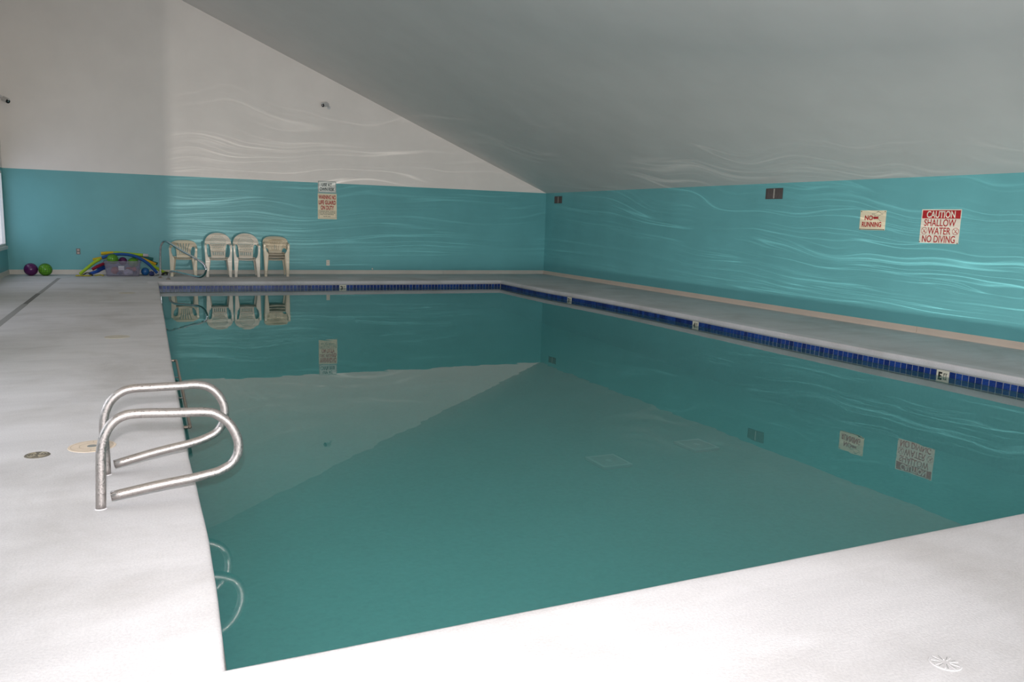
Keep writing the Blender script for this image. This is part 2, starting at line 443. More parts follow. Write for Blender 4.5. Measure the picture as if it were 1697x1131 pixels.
# ------------------------------------------------------------------ pool outline
left = [(.187, 2.515), (.193, 2.727), (.204, 3.193), (.209, 3.655), (.206, 3.891), (.2, 4.424), (.192, 4.74), (.187, 4.99), (.188, 6.5), (.185, 8.5), (.19, 12.), (.193, 17.98)]
far = [(.193, 17.98), (3.1, 17.94), (5.9, 17.93), (7.93, 17.96)]
right = [(7.93, 17.96), (7.93, 16.4), (7.95, 15.3), (8.03, 14.5), (8.10, 13.7), (8.15, 12.4), (8.155, 10.5), (8.15, 8.4), (8.17, 6.9), (8.20, 6.0), (8.20, 2.515)]
near = [(8.20, 2.515), (.187, 2.515)]
def chain(pts, step, jit, seed):
    out = []
    for a, b in zip(pts, pts[1:]):
        n = max(1, int(math.dist(a, b) / step))
        for k in range(n):
            t = k / n; x = a[0] + (b[0] - a[0]) * t; y = a[1] + (b[1] - a[1]) * t
            j = noise.noise(Vector((x * 2.7, y * 2.7, seed))) * jit + noise.noise(Vector((x * 11, y * 11, seed))) * jit * .5
            d = Vector((b[0] - a[0], b[1] - a[1])).normalized()
            out.append((x - d.y * j, y + d.x * j))
    return out
# counter-clockwise seen from above: near (left->right), right (near->far), far (right->left), left (far->near)
EDGE = chain(near[::-1], .12, .0018, 1) + chain(right[::-1], .12, .0025, 2) + chain(far[::-1], .12, .003, 3) + chain(left[::-1], .12, .0016, 4)
def offset_loop(loop, d):
    n = len(loop); out = []
    for i in range(n):
        a, b, c = Vector(loop[i - 1]), Vector(loop[i]), Vector(loop[(i + 1) % n])
        t1 = (b - a).normalized(); t2 = (c - b).normalized()
        n1 = Vector((t1.y, -t1.x)); n2 = Vector((t2.y, -t2.x)); m = (n1 + n2)
        m = m / max(m.length_squared, .3) * 2 * .5
        k = m * d * 1.0
        m2 = (n1 + n2).normalized(); k = m2 * (d / max(.5, m2.dot(n1)))
        out.append((b.x + k.x, b.y + k.y))
    return out
SMOOTH = near[::-1][:-1] + right[::-1][:-1] + far[::-1][:-1] + left[::-1][:-1]

# deck
COPW = .20
RIM = offset_loop(SMOOTH, COPW)
def rim_dense():
    bm = bmesh.new(); vs = [bm.verts.new((x, y, 0)) for x, y in RIM]
    outer = [bm.verts.new(p) for p in ((XL, YB, 0), (XR, YB, 0), (XR, YF, 0), (XL, YF, 0))]
    es = [bm.edges.new((a, b)) for a, b in zip(vs, vs[1:] + vs[:1])] + [bm.edges.new((a, b)) for a, b in zip(outer, outer[1:] + outer[:1])]
    bmesh.ops.triangle_fill(bm, use_beauty=True, use_dissolve=False, edges=es)
    return bm
bm = rim_dense()
floor = structure(from_bm('floor', bm, M['deck']), 'pale textured concrete pool deck')
if floor.data.polygons[0].normal.z < 0: floor.data.flip_normals()
# coping: rounded cantilever nose swept around the pool
prof = [(COPW + .02, -.0015), (COPW, -.0006), (.06, .0003), (.020, -.0005), (.009, -.003), (.003, -.009), (.0, -.018), (0, -.055), (.003, -.073), (.012, -.082), (.045, -.083)]
bm = bmesh.new(); rings = []
for d, z in prof:
    lp = offset_loop(EDGE, d) if d < COPW else None
    if lp is None:
        lp = offset_loop(EDGE, d)
    rings.append([bm.verts.new((x, y, z)) for x, y in lp])
for a, b in zip(rings, rings[1:]):
    for k in range(len(a)): bm.faces.new((a[k], a[(k + 1) % len(a)], b[(k + 1) % len(a)], b[k]))
coping = from_bm('coping', bm, [M['deck'], M['coping']], floor, smooth=True)
for p in coping.data.polygons: p.material_index = 1 if (p.center.x > 7.6 or p.center.y > 17.6) else 0
coping['label'] = 'pale rounded coping around the pool edge'

# ------------------------------------------------------------------ pool basin, tiles, water
WATER_Z = -.155
TILE, PITCH_T = .0712, .0785
WALL = offset_loop(SMOOTH, .034)
def floor_z(y): return -1.02 if y < 8.5 else -1.02 + (y - 8.5) / 9.5 * .32
bm = bmesh.new()
top = [bm.verts.new((x, y, -.084)) for x, y in WALL]; bot = [bm.verts.new((x, y, floor_z(y))) for x, y in WALL]
for k in range(len(top)): bm.faces.new((top[k], bot[k], bot[(k + 1) % len(top)], top[(k + 1) % len(top)]))
es = [bm.edges.get((a, b)) for a, b in zip(bot, bot[1:] + bot[:1])]
bmesh.ops.triangle_fill(bm, use_beauty=True, edges=es)
basin = structure(from_bm('pool_basin', bm, M['plaster']), 'teal plastered swimming pool shell')
# grout band
bm = bmesh.new(); G = offset_loop(SMOOTH, .030)
a = [bm.verts.new((x, y, -.083)) for x, y in G]; b = [bm.verts.new((x, y, -.245)) for x, y in G]
for k in range(len(a)): bm.faces.new((a[k], a[(k + 1) % len(a)], b[(k + 1) % len(a)], b[k]))
from_bm('grout_band', bm, M['grout'], basin)

def tile_bm():
    bm = bmesh.new(); h = TILE / 2
    box(bm, -h, h, -.004, .004, -h, h)
    es = [e for e in bm.edges if all(v.co.y < 0 for v in e.verts)]
    bmesh.ops.bevel(bm, geom=es, offset=.003, segments=1, affect='EDGES')
    return bm
t_me = bpy.data.meshes.new('tile'); _b = tile_bm(); bmesh.ops.recalc_face_normals(_b, faces=_b.faces); _b.to_mesh(t_me); _b.free()
t_me.materials.append(M['tile'])
FACE = offset_loop(SMOOTH, .026)
nN, nR, nF, nL = len(near) - 1, len(right) - 1, len(far) - 1, len(left) - 1
LOOP = FACE + FACE[:1]
seg_near = LOOP[0:nN + 1]; seg_right = LOOP[nN:nN + nR + 1]; seg_far = LOOP[nN + nR:nN + nR + nF + 1]; seg_left = LOOP[nN + nR + nF:]
def walk(poly, step, start=0.):
    d = start; i = 0; acc = 0.; out = []
    lens = [math.dist(a, b) for a, b in zip(poly, poly[1:])]
    tot = sum(lens)
    while d < tot - step * .5:
        while d > acc + lens[i]: acc += lens[i]; i += 1
        t = (d - acc) / lens[i]; a, b = poly[i], poly[i + 1]
        out.append(((a[0] + (b[0] - a[0]) * t, a[1] + (b[1] - a[1]) * t), math.atan2(b[1] - a[1], b[0] - a[0]), d)); d += step
    return out
Z1 = -.0915 - TILE / 2
Z2 = Z1 - PITCH_T
# depth markers: (segment, position x or y, text)
MARK_RIGHT = [(6.06, '5'), (10.52, '4'), (14.55, '3')]
MARK_FAR = [(3.62 + .42, '3')]
hidden = bmesh.new()
def add_hidden(p, ang, z):
    m = Matrix.Translation((p[0], p[1], z)) @ Matrix.Rotation(ang + math.pi, 4, 'Z')
    b2 = bmesh.new(); b2.from_mesh(t_me); bmesh.ops.transform(b2, matrix=m, verts=b2.verts)
    tmp = bpy.data.meshes.new('t'); b2.to_mesh(tmp); b2.free(); hidden.from_mesh(tmp); bpy.data.meshes.remove(tmp)
count = 0
def near_mark(p, which):
    if which == 'right': return min((abs(p[1] - y), y, s) for y, s in MARK_RIGHT)
    return min((abs(p[0] - x), x, s) for x, s in MARK_FAR)
marks = {}
for which, poly in (('right', seg_right), ('far', seg_far)):
    W = walk(poly, PITCH_T, PITCH_T * .5)
    coords = [(w[0][1] if which == 'right' else w[0][0]) for w in W]
    skip = {}
    for c, s in (MARK_RIGHT if which == 'right' else MARK_FAR):
        i = min(range(len(W) - 1), key=lambda k: abs((coords[k] + coords[k + 1]) / 2 - c))
        skip[i] = s; skip[i + 1] = None
    for i, (p, ang, d) in enumerate(W):
        if i in skip:
            if skip[i]:
                q = W[i + 1][0]; marks[(which, skip[i])] = (((p[0] + q[0]) / 2, (p[1] + q[1]) / 2), ang)
            continue
        seen = which == 'far' or p[1] > 4.7
        if seen:
            o = bpy.data.objects.new('tile', t_me); COL.objects.link(o); o.parent = basin
            o.location = (p[0], p[1], Z1); o.rotation_euler = (0, 0, ang + math.pi); count += 1
        else: add_hidden(p, ang, Z1)
        add_hidden(p, ang, Z2)
for poly in (seg_near, seg_left):
    for (p, ang, d) in walk(poly, PITCH_T, PITCH_T * .5):
        add_hidden(p, ang, Z1); add_hidden(p, ang, Z2)
ho = from_bm('submerged_tiles', hidden, M['tile'], basin); ho['kind'] = 'stuff'
for (which, s), (p, ang) in marks.items():
    bm = bmesh.new(); box(bm, -.0775, .0775, -.005, .004, -.0775, .0775, .002)
    mk = from_bm('depth_marker', bm, M['marker'], basin, (p[0], p[1], -.0885 - .0765)); mk.rotation_euler = (0, 0, ang + math.pi)
    mk['label'] = 'cream depth marker tile reading %s FT' % s
    for body, x, z, w, h, bo in ((s, -.030, .004, .058, .104, .035), ('FT', .036, .030, .046, .034, .02)):
        me = text_mesh(body, w, h, bo); me.transform(Matrix.Rotation(math.pi / 2, 4, 'X'))
        link_mesh('numeral' if body == s else 'lettering', me, M['black'], mk, (x, -.0058, z))

# water
bm = bmesh.new(); f = [bm.verts.new((x, y, WATER_Z)) for x, y in offset_loop(SMOOTH, .025)]
bm.faces.new(f); bmesh.ops.triangulate(bm, faces=bm.faces)
wa = from_bm('pool_water', bm, M['water'])
if wa.data.polygons[0].normal.z < 0: wa.data.flip_normals()
tag(wa, 'still green pool water mirroring the walls and signs', 'water', kind='stuff')

# ------------------------------------------------------------------ main drains on the pool floor
M['drain'] = plastic('pale_grate_plastic', (.93, .97, .96), .6)
M['bluev2'] = mat('drain_sump', (.12, .33, .32), .8)
M['dark_gap'] = mat('dark_slot', (.02, .03, .03), .9)
def main_drain(x, y, label):
    z = floor_z(y)
    t = empty('main_drain', (x, y, z))
    tag(t, label, 'drain grate', 'main drains on the pool floor')
    bm = bmesh.new(); box(bm, -.165, .165, -.185, .185, 0, .012); from_bm('backing', bm, M['bluev2'], t)
    bm = bmesh.new()
    for a in ((-.175, .175, -.195, -.155), (-.175, .175, .155, .195)): box(bm, a[0], a[1], a[2], a[3], 0, .03, .006)
    for a in ((-.175, -.140, -.155, .155), (.140, .175, -.155, .155)): box(bm, a[0], a[1], a[2], a[3], 0, .03, .006)
    from_bm('frame', bm, M['drain'], t)
    for k in range(13):
        bm = bmesh.new(); xx = -.126 + k * .021; box(bm, xx - .004, xx + .004, -.156, .156, .012, .026); from_bm('slat', bm, M['drain'], t)
    bm = bmesh.new(); disc(bm, (0, 0), .042, .02, .032, 24, .004); from_bm('hub', bm, M['drain'], t)
main_drain(4.315, 6.83, 'square slatted drain grate on pool floor, nearer the steel ladder rails')
main_drain(5.60, 7.03, 'square slatted drain grate on pool floor, nearer the row of tile')

# ------------------------------------------------------------------ steel rails
def rail_path(pts, n=4): return catmull(pts, n)
def grab_rail(label, Y, pts):
    t = empty('grab_rail', (pts[0][0], Y, 0)); tag(t, label, 'grab rail', 'steel grab rails of the pool ladder')
    bm = bmesh.new()
    P = rail_path([(x - pts[0][0], 0, z) for x, z in pts]); P[0].z = -.005
    tube(bm, P, .0235, 18, caps=False, hollow=.86)
    from_bm('tube', bm, M['steel'], t, smooth=True)
    bm = bmesh.new(); disc(bm, (0, 0), .030, -.002, .004, 24, .003); from_bm('deck_collar', bm, M['coping'], t)
    return t
RN = [(-.249, 0), (-.243, .15), (-.236, .285), (-.216, .371), (-.176, .432), (-.122, .460), (-.047, .464), (.097, .456), (.247, .448), (.307, .424), (.360, .372), (.394, .292), (.394, .223), (.364, .168), (.316, .139), (.277, .126), (.161, .107), (.012, .09), (-.201, .058)]
RF = [(-.246, 0), (-.248, .16), (-.250, .264), (-.240, .345), (-.208, .414), (-.161, .456), (-.105, .475), (-.008, .477), (.157, .477), (.233, .478), (.301, .457), (.351, .404), (.378, .335), (.372, .259), (.337, .197), (.276, .163), (.189, .137), (.02, .106), (-.205, .054)]
grab_rail('bent steel grab rail of the pool ladder, the one beside the bare white deck', 4.20, RN)
grab_rail('bent steel grab rail of the pool ladder, the one beside the bronze edge bar', 4.76, RF)

# chrome stair rail in the far corner
RS = [(.007, -.004), (.030, .337), (.055, .599), (.082, .690), (.160, .772), (.270, .815), (.397, .810), (.693, .744), (1.135, .638), (1.668, .526), (2.02, .440), (2.12, .378), (2.145, .311), (2.087, .230), (1.959, .167), (1.812, .147), (1.537, .154), (1.101, .170), (.696, .186), (.545, .172), (.445, .121), (.403, -.004)]
dv = Vector((.144, -.348, 0)).normalized()
t = empty('stair_rail', (.249, 19.015, 0)); tag(t, 'polished steel stair rail in front of the white chairs', 'hand rail')
bm = bmesh.new(); tube(bm, rail_path([tuple(dv * s + Vector((0, 0, z))) for s, z in RS], 4), .0225, 16); from_bm('tube', bm, M['chrome'], t, smooth=True)
for s in (.007, .403):
    bm = bmesh.new(); disc(bm, (dv.x * s, dv.y * s), .052, 0, .014, 24, .012); from_bm('flange', bm, M['bronze'], t, smooth=False)

# bar along the left pool edge
t = empty('edge_bar', (.215, 7.27, -.05)); tag(t, 'thin bronze-coloured bar fixed along the pool edge behind the ladder', 'edge bar')
bm = bmesh.new()
tube(bm, catmull([(-.03, -1.40, 0), (.0, -1.40, 0), (.014, -1.385, 0), (.02, -1.34, 0), (.02, -.6, 0), (.02, .6, 0), (.02, 1.30, 0), (.014, 1.345, 0), (0, 1.36, 0), (-.03, 1.36, 0)], 4), .0115, 10)
from_bm('bar', bm, M['bronze'], t, smooth=True)
for y in (.46, -.43):
    bm = bmesh.new(); tube(bm, [(-.035, y + .02, 0), (.02, y - .02, -.002)], .005, 8); from_bm('bracket', bm, M['chrome'], t)

# ------------------------------------------------------------------ deck fittings
M['lid'] = plastic('cream_lid', (.70, .58, .46), .6, .08)
M['lid_painted'] = deck_mat('painted_lid', (.62, .57, .48))
M['lid_line'] = mat('lid_groove', (.45, .36, .28), .8)
M['plug'] = mat('grey_plug', (.22, .23, .22), .6)
M['brass'] = plastic('tarnished_brass', (.17, .15, .115), .6, .4)
M['brass_hi'] = mat('brass_slot', (.34, .30, .22), .5)
def skimmer(x, y, label, m, line):
    t = empty('skimmer_lid', (x, y, 0)); tag(t, label, 'skimmer lid', 'round skimmer lids in the deck')
    bm = bmesh.new(); disc(bm, (0, 0), .134, 0, .003, 40, .002); from_bm('lid', bm, m, t)
    for r in (.118, .072):
        bm = bmesh.new(); n = 40
        a = [bm.verts.new((r * math.cos(2 * math.pi * k / n), r * math.sin(2 * math.pi * k / n), .0036)) for k in range(n)]
        b = [bm.verts.new(((r - .003) * math.cos(2 * math.pi * k / n), (r - .003) * math.sin(2 * math.pi * k / n), .0036)) for k in range(n)]
        for k in range(n): bm.faces.new((a[k], a[(k + 1) % n], b[(k + 1) % n], b[k]))
        from_bm('ring', bm, line, t)
    for k in range(6):
        an = k * math.pi / 3 + .5
        bm = bmesh.new(); box(bm, .078, .112, -.0012, .0012, .003, .0038); o = from_bm('mark', bm, line, t); o.rotation_euler = (0, 0, an)
    bm = bmesh.new(); disc(bm, (0, 0), .028, 0, .0045, 20, .001); from_bm('plug', bm, M['plug'] if m is M['lid'] else m, t)
skimmer(-.350, 5.375, 'cream skimmer lid with grey plug beside the ladder rails', M['lid'], M['lid_line'])
skimmer(-.345, 10.10, 'worn painted skimmer lid in bare deck, between the cream lid and another', M['lid_painted'], M['lid_painted'])
skimmer(-.345, 15.55, 'worn painted skimmer lid in deck, nearest the toy bin', M['lid_painted'], M['lid_painted'])
t = empty('deck_drain', (-.632, 5.275, 0)); tag(t, 'small tarnished brass drain cover beside the cream skimmer lid', 'drain cover')
bm = bmesh.new(); disc(bm, (0, 0), .068, 0, .004, 32, .003); from_bm('cover', bm, M['brass'], t)
for r in (.02, .036, .052):
    for k in range(4):
        bm = bmesh.new(); pts = [(r * math.cos(a), r * math.sin(a), .0046) for a in [k * math.pi / 2 + .25 + j * .18 for j in range(6)]]
        tube(bm, pts, .0022, 5); from_bm('slot', bm, M['brass_hi'], t)
t = empty('deck_drain', (2.432, 1.652, 0)); tag(t, 'small starburst drain cover painted over white at the pool corner deck', 'drain cover')
bm = bmesh.new(); disc(bm, (0, 0), .052, 0, .003, 32, .002); from_bm('cover', bm, M['deck'], t)
for k in range(9):
    an = k * 2 * math.pi / 9 + .3; bm = bmesh.new(); box(bm, .014, .044, -.0022, .0022, .002, .0050, .0008)
    o = from_bm('rib', bm, M['deck'], t); o.rotation_euler = (0, 0, an)
    bm = bmesh.new(); box(bm, .014, .042, -.0009, .0009, .003, .0036); o = from_bm('slot', bm, M['plug'], t); o.rotation_euler = (0, 0, an + .22)
# expansion joint
bm = bmesh.new()
for y0, y1, w, dx in ((2., 13.9, .085, 0), (15.6, 19.06, .070, .01)): box(bm, -1.70 - w / 2 + dx, -1.70 + w / 2 + dx, y0, y1, -.02, .0015)
o = from_bm('expansion_joint', bm, M['joint2'], floor); o['label'] = 'grey expansion joint strip in the deck'
bm = bmesh.new(); box(bm, -1.735, -1.665, 13.9, 15.6, -.02, .0015); o = from_bm('expansion_joint', bm, M['joint'], floor); o['label'] = 'dark stretch of the expansion joint'
bm = bmesh.new(); box(bm, -1.66, -.2, 19.05, 19.075, -.02, .001); from_bm('expansion_joint', bm, M['joint2'], floor)

# ------------------------------------------------------------------ signs
M['sign_white'] = plastic('sign_white', (.72, .73, .68), .45, .04)
M['sign_cream'] = plastic('sign_cream', (.80, .70, .50), .45, .06)
M['sign_pale'] = plastic('sign_pale', (.78, .72, .60), .45, .05)
M['red'] = plastic('red_print', (.42, .018, .022), .5, .1)
M['darkgreen'] = mat('dark_print', (.02, .05, .045), .5)
M['screw'] = mat('screw_head', (.10, .09, .07), .4, .6)
class Sign:
    """local frame: x along the board, y up, z out of the wall"""
    def __init__(self, name, label, w, h, m, pos, wall):
        self.w, self.h = w, h
        if wall == 'far': R = Matrix(((1, 0, 0), (0, 0, -1), (0, 1, 0))).to_4x4()
        else: R = Matrix(((0, 0, -1), (-1, 0, 0), (0, 1, 0))).to_4x4()
        self.o = empty(name); self.o.matrix_world = Matrix.Translation(pos) @ R
        tag(self.o, label, 'sign')
        bm = bmesh.new(); box(bm, -w / 2, w / 2, -h / 2, h / 2, 0.0005, .006, .0012); from_bm('board', bm, m, self.o)
    def text(self, body, x, y, w, h, m, bold=.03, z=.0066):
        return link_mesh('lettering', text_mesh(body, w, h, bold), m, self.o, (x, y, z))
    def bar(self, name, x0, x1, y0, y1, m, z=.0064):
        bm = bmesh.new(); box(bm, x0, x1, y0, y1, .0058, z); return from_bm(name, bm, m, self.o)
    def border(self, x0, x1, y0, y1, t, m, name='border', r=.012):
        def rr(x0, x1, y0, y1, r):
            out = []
            for cx, cy, a0 in ((x1 - r, y1 - r, 0), (x0 + r, y1 - r, 90), (x0 + r, y0 + r, 180), (x1 - r, y0 + r, 270)):
                out += [(cx + r * math.cos(math.radians(a0 + k * 22.5)), cy + r * math.sin(math.radians(a0 + k * 22.5))) for k in range(5)]
            return out
        me = curve_fill([rr(x0, x1, y0, y1, r), rr(x0 + t, x1 - t, y0 + t, y1 - t, max(r - t, .002))], .001)
        return link_mesh(name, me, m, self.o, (0, 0, .0064))
    def strokes(self, name, paths, t, m, z=.0068):
        bm = bmesh.new()
        for p in paths: tube(bm, [(x, y, z) for x, y in p], t / 2, 6)
        for v in bm.verts: v.co.z = z + (v.co.z - z) * .25
        return from_bm(name, bm, m, self.o)
    def screws(self, pts):
        for x, y in pts:
            bm = bmesh.new(); disc(bm, (x, y), .009, .006, .010, 12, .002); from_bm('screw', bm, M['screw'], self.o)

s = Sign('use_at_own_risk_sign', 'white sign reading USE AT OWN RISK above the cream warning sign', .452, .286, M['sign_white'], (4.147, YF, 2.170), 'far')
s.border(-.219, .219, -.136, .136, .008, M['darkgreen'])
s.text('USE AT', -.005, .048, .25, .082, M['darkgreen'], .03); s.text('OWN RISK', 0, -.056, .37, .086, M['darkgreen'], .03)
s = Sign('lifeguard_warning_sign', 'cream warning sign in red print about no life guard on duty', .470, .632, M['sign_cream'], (4.151, YF, 1.692), 'far')
for body, y, w in (('WARNING NO', .225, .425), ('LIFE GUARD', .095, .425), ('ON DUTY', -.035, .33)): s.text(body, 0, y, w, .105, M['red'], .035)
s.border(-.215, .215, -.290, -.105, .004, M['darkgreen'], 'border', .006)
for body, y, w in (('CHILDREN UNDER 14 SHOULD', -.130, .385), ('NOT USE POOL WITHOUT AN', -.165, .385), ('ADULT IN ATTENDANCE', -.200, .34), ('STATE LAW', -.252, .18)): s.text(body, 0 if w > .35 else -.01, y, w, .024, M['darkgreen'], .015)

s = Sign('no_running_sign', 'small cream sign reading NO RUNNING with a little runner drawing', .482, .302, M['sign_cream'], (XR, 8.997, 1.634), 'right')
s.text('NO', -.072, .036, .155, .076, M['red'], .03); s.text('RUNNING', -.012, -.064, .365, .080, M['red'], .03)
s.bar('edge_line', -.225, .225, -.1455, -.137, M['darkgreen'])
bm = bmesh.new(); vs = [bm.verts.new((x + .052, y + .028, .0071)) for x, y in ((-.045, .012), (-.03, .028), (.04, .026), (.058, .034), (.052, .010), (.06, -.012), (.035, -.006), (-.03, -.010))]
bm.faces.new(vs); from_bm('shorts_print', bm, M['red'], s.o)
s.strokes('runner_print', [[(x + (.052 if y < .05 else .035), y + (.028 if y < .05 else .012)) for x, y in p] for p in [
    [(-.055, .085), (-.02, .100), (.02, .098), (.06, .118), (.09, .110), (.125, .088), (.150, .092), (.148, .078), (.118, .076), (.085, .060)],
    [(-.055, .085), (-.035, .078), (-.005, .085), (.0, .070), (-.012, .055), (.01, .045), (.0, .028)], [(.085, .060), (.05, .055), (.035, .030)],
    [(-.045, .012), (-.075, .018), (-.098, .006), (-.07, -.006), (-.04, -.004)], [(.06, -.008), (.082, -.026), (.098, -.045), (.11, -.030)], [(.03, .112), (.055, .125), (.075, .122)]]], .004, M['darkgreen'])
s.screws([(-.222, .135), (.222, .135), (-.228, -.141), (.224, -.141)])
s = Sign('shallow_water_sign', 'large sign with red CAUTION band reading SHALLOW WATER NO DIVING', .622, .480, M['sign_pale'], (XR, 7.826, 1.560), 'right')
s.bar('caution_band', -.297, .303, .110, .227, M['red'])
s.text('CAUTION', 0.0, .168, .45, .098, M['sign_pale'], .02, .0074)
for body, y, w in (('SHALLOW', .050, .50), ('WATER', -.065, .36), ('NO DIVING', -.180, .52)): s.text(body, -.005, y, w, .100, M['red'], .012)
for cx in (-.243, .252):
    ci = [(cx + .048 * math.cos(a), -.066 + .048 * math.sin(a)) for a in [2 * math.pi * k / 24 for k in range(25)]]
    s.strokes('no_diving_symbol', [ci, [(cx - .034, -.032), (cx + .034, -.100)], [(cx + .022, -.036), (cx - .004, -.070), (cx - .026, -.098)], [(cx - .004, -.070), (cx + .018, -.095)]], .006, M['red'])
s.screws([(-.305, -.226), (.297, -.232)])

# ------------------------------------------------------------------ vents
M['vent_frame'] = plastic('vent_frame', (.42, .40, .36), .5)
M['vent_slat'] = plastic('brown_louvre', (.10, .085, .08), .6, .3)
M['vent_dark'] = mat('vent_void', (.012, .011, .011), .9)
def vent(y, z, label):
    t = empty('wall_vent', (XR, y, z)); tag(t, label, 'vent', 'louvred vents in the teal right wall')
    w, h = .42, .19
    bm = bmesh.new()
    for a in ((-.012, -w / 2, w / 2, -h / 2, -h / 2 + .010), (-.012, -w / 2, w / 2, h / 2 - .010, h / 2), (-.012, -w / 2, -w / 2 + .010, -h / 2 + .01, h / 2 - .01), (-.012, w / 2 - .010, w / 2, -h / 2 + .01, h / 2 - .01)):
        box(bm, a[0], -.0005, a[1], a[2], a[3], a[4])
    from_bm('frame', bm, M['vent_slat'], t)
    bm = bmesh.new(); box(bm, -.015, -.0005, -.009, .009, -h / 2 + .01, h / 2 - .01); from_bm('mullion', bm, M['vent_frame'], t)
    for s in (-1, 1):
        bm = bmesh.new(); box(bm, -.004, -.0008, *(sorted((s * .009, s * .20))), -h / 2 + .01, h / 2 - .01); from_bm('backing', bm, M['vent_dark'], t)
        for k in range(7):
            bm = bmesh.new(); box(bm, -.009, -.001, -.0065, .0065, -h / 2 + .01, h / 2 - .01)
            o = from_bm('slat', bm, M['vent_slat'], t, (-.001, s * (.022 + k * .0265), 0)); o.rotation_euler = (0, 0, .5)
vent(11.19, 2.083, 'brown louvred vent between the far corner and the NO RUNNING sign')
vent(19.47, 2.075, 'brown louvred vent high up beside the far corner of the room')

# ------------------------------------------------------------------ security cameras, outlets
M['cam_black'] = mat('camera_black', (.008, .008, .008), .25)
M['cam_white'] = plastic('camera_white', (.66, .65, .64), .4)
def sec_cam(pos, base, aim, label):
    t = empty('security_camera', base); tag(t, label, 'camera')
    b = Vector(pos) - Vector(base); d = Vector(aim).normalized()
    bm = bmesh.new(); n0 = Vector((0, -1, 0)); tube(bm, [n0 * .001, n0 * .02], .045, 20); from_bm('mount', bm, M['cam_white'], t)
    bm = bmesh.new(); tube(bm, catmull([n0 * .02, n0 * .06 + b * .2, b], 4), .013, 10); from_bm('arm', bm, M['cam_white'], t, smooth=True)
    bm = bmesh.new(); tube(bm, [b - d * .10, b - d * .09, b + d * .10], lambda u: .03 if u < .1 else .042, 20); from_bm('body', bm, M['cam_white'], t)
    bm = bmesh.new(); tube(bm, [b + d * .1005, b + d * .112], lambda u: .044 - u * .004, 20); ln = from_bm('faceplate', bm, M['cam_black'], t)
    bm = bmesh.new(); tube(bm, [b + d * .112, b + d * .118], .016, 14); from_bm('lens', bm, M['chrome'], ln)
    bm = bmesh.new(); tube(bm, [b - d * .06 + Vector((0, 0, .045)), b + d * .135 + Vector((0, 0, .045))], .02, 10); o = from_bm('sun_shield', bm, M['cam_white'], t)
sec_cam((4.09, 20.06, 4.13), (4.20, YF, 4.09), (-.75, -.62, -.22), 'small bullet camera on the white gable above the warning signs')
sec_cam((-2.58, 20.05, 3.66), (-2.70, YF, 3.74), (.55, -.75, -.30), 'small bullet camera on the white gable by the window wall corner')

M['plate_dark'] = mat('steel_plate', (.12, .12, .12), .4, .3)
M['plate_cream'] = plastic('cream_plate', (.70, .64, .55), .5)
M['socket'] = mat('socket_face', (.55, .42, .36), .5)
def outlet(x, z, w, h, mp, ms, label):
    t = empty('wall_outlet', (x, YF, z)); tag(t, label, 'outlet')
    bm = bmesh.new(); box(bm, -w / 2, w / 2, -.007, -.0005, -h / 2, h / 2, .002); from_bm('plate', bm, mp, t)
    for s in (-1, 1):
        bm = bmesh.new(); box(bm, -w * .27, w * .27, -.010, -.005, s * h * .24 - h * .15, s * h * .24 + h * .15, .003); so = from_bm('socket', bm, ms, t)
        for k in (-1, 1):
            bm = bmesh.new(); box(bm, k * w * .1 - .002, k * w * .1 + .002, -.0104, -.0095, s * h * .24 - .006, s * h * .24 + .008); from_bm('slot', bm, M['black'], so)
outlet(-1.39, .507, .082, .132, M['plate_dark'], M['socket'], 'dark wall outlet above the coloured balls and foam noodles')
outlet(4.160, .283, .085, .138, M['plate_cream'], M['plate_cream'], 'cream wall outlet below the warning signs')
bm = bmesh.new(); tube(bm, [(0, -.0005, 0), (0, -.03, 0), (0, -.034, 0)], lambda u: .012 if u < .9 else .02, 10)
tag(from_bm('wall_stub', bm, M['plate_cream'], None, (5.296, YF, .135)), 'tiny pale stub on the teal wall just above baseboard', 'wall stub')

# ------------------------------------------------------------------ resin chairs
def arcpts(cx, cy, rx, ry, a0, a1, n, p=2.0):
    out = []
    for k in range(n + 1):
        a = math.radians(a0 + (a1 - a0) * k / n); c, s = math.cos(a), math.sin(a)
        out.append((cx + rx * math.copysign(abs(c) ** (2 / p), c), cy + ry * math.copysign(abs(s) ** (2 / p), s)))
    return out
def holes_high():
    hs = []
    def poly(u, v, a, b): hs.append([(u - a, v), (u, v - b), (u + a, v), (u, v + b)])
    def rect(u, v, a, b): hs.append([(u - a, v - b), (u + a, v - b), (u + a, v + b), (u - a, v + b)])
    row = 0; v = .735
    while v < .93:
        off = 0 if row % 2 else .017; u = -.34 + off
        while u < .31:
            lim = .178 if v < .80 else .178 * math.sqrt(max(0, 1 - ((v - .80) / .135) ** 2))
            if abs(u) < lim - .006: poly(u, v, .0125, .0150)
            u += .034
        v += .0235; row += 1
    for r, v in enumerate((.695, .655, .612)):
        off = 0 if r % 2 else .0175
        for k in range(-5, 6):
            u = k * .035 + off
            if abs(u) < (.148 - r * .008): rect(u, v, .0095, .0135)
    for k in range(6): rect(-.1075 + k * .043, .512, .0105, .040)
    return hs
def holes_low():
    hs = []
    for k in range(-2, 3):
        b, tt = k * .036, k * .062
        hs.append([(b - .008, .48), (b + .008, .48), (b + .009 + (tt - b) * .25, .60), (tt + .0095, .725), (tt, .735), (tt - .0095, .725), (b - .009 + (tt - b) * .25, .60)])
    return hs
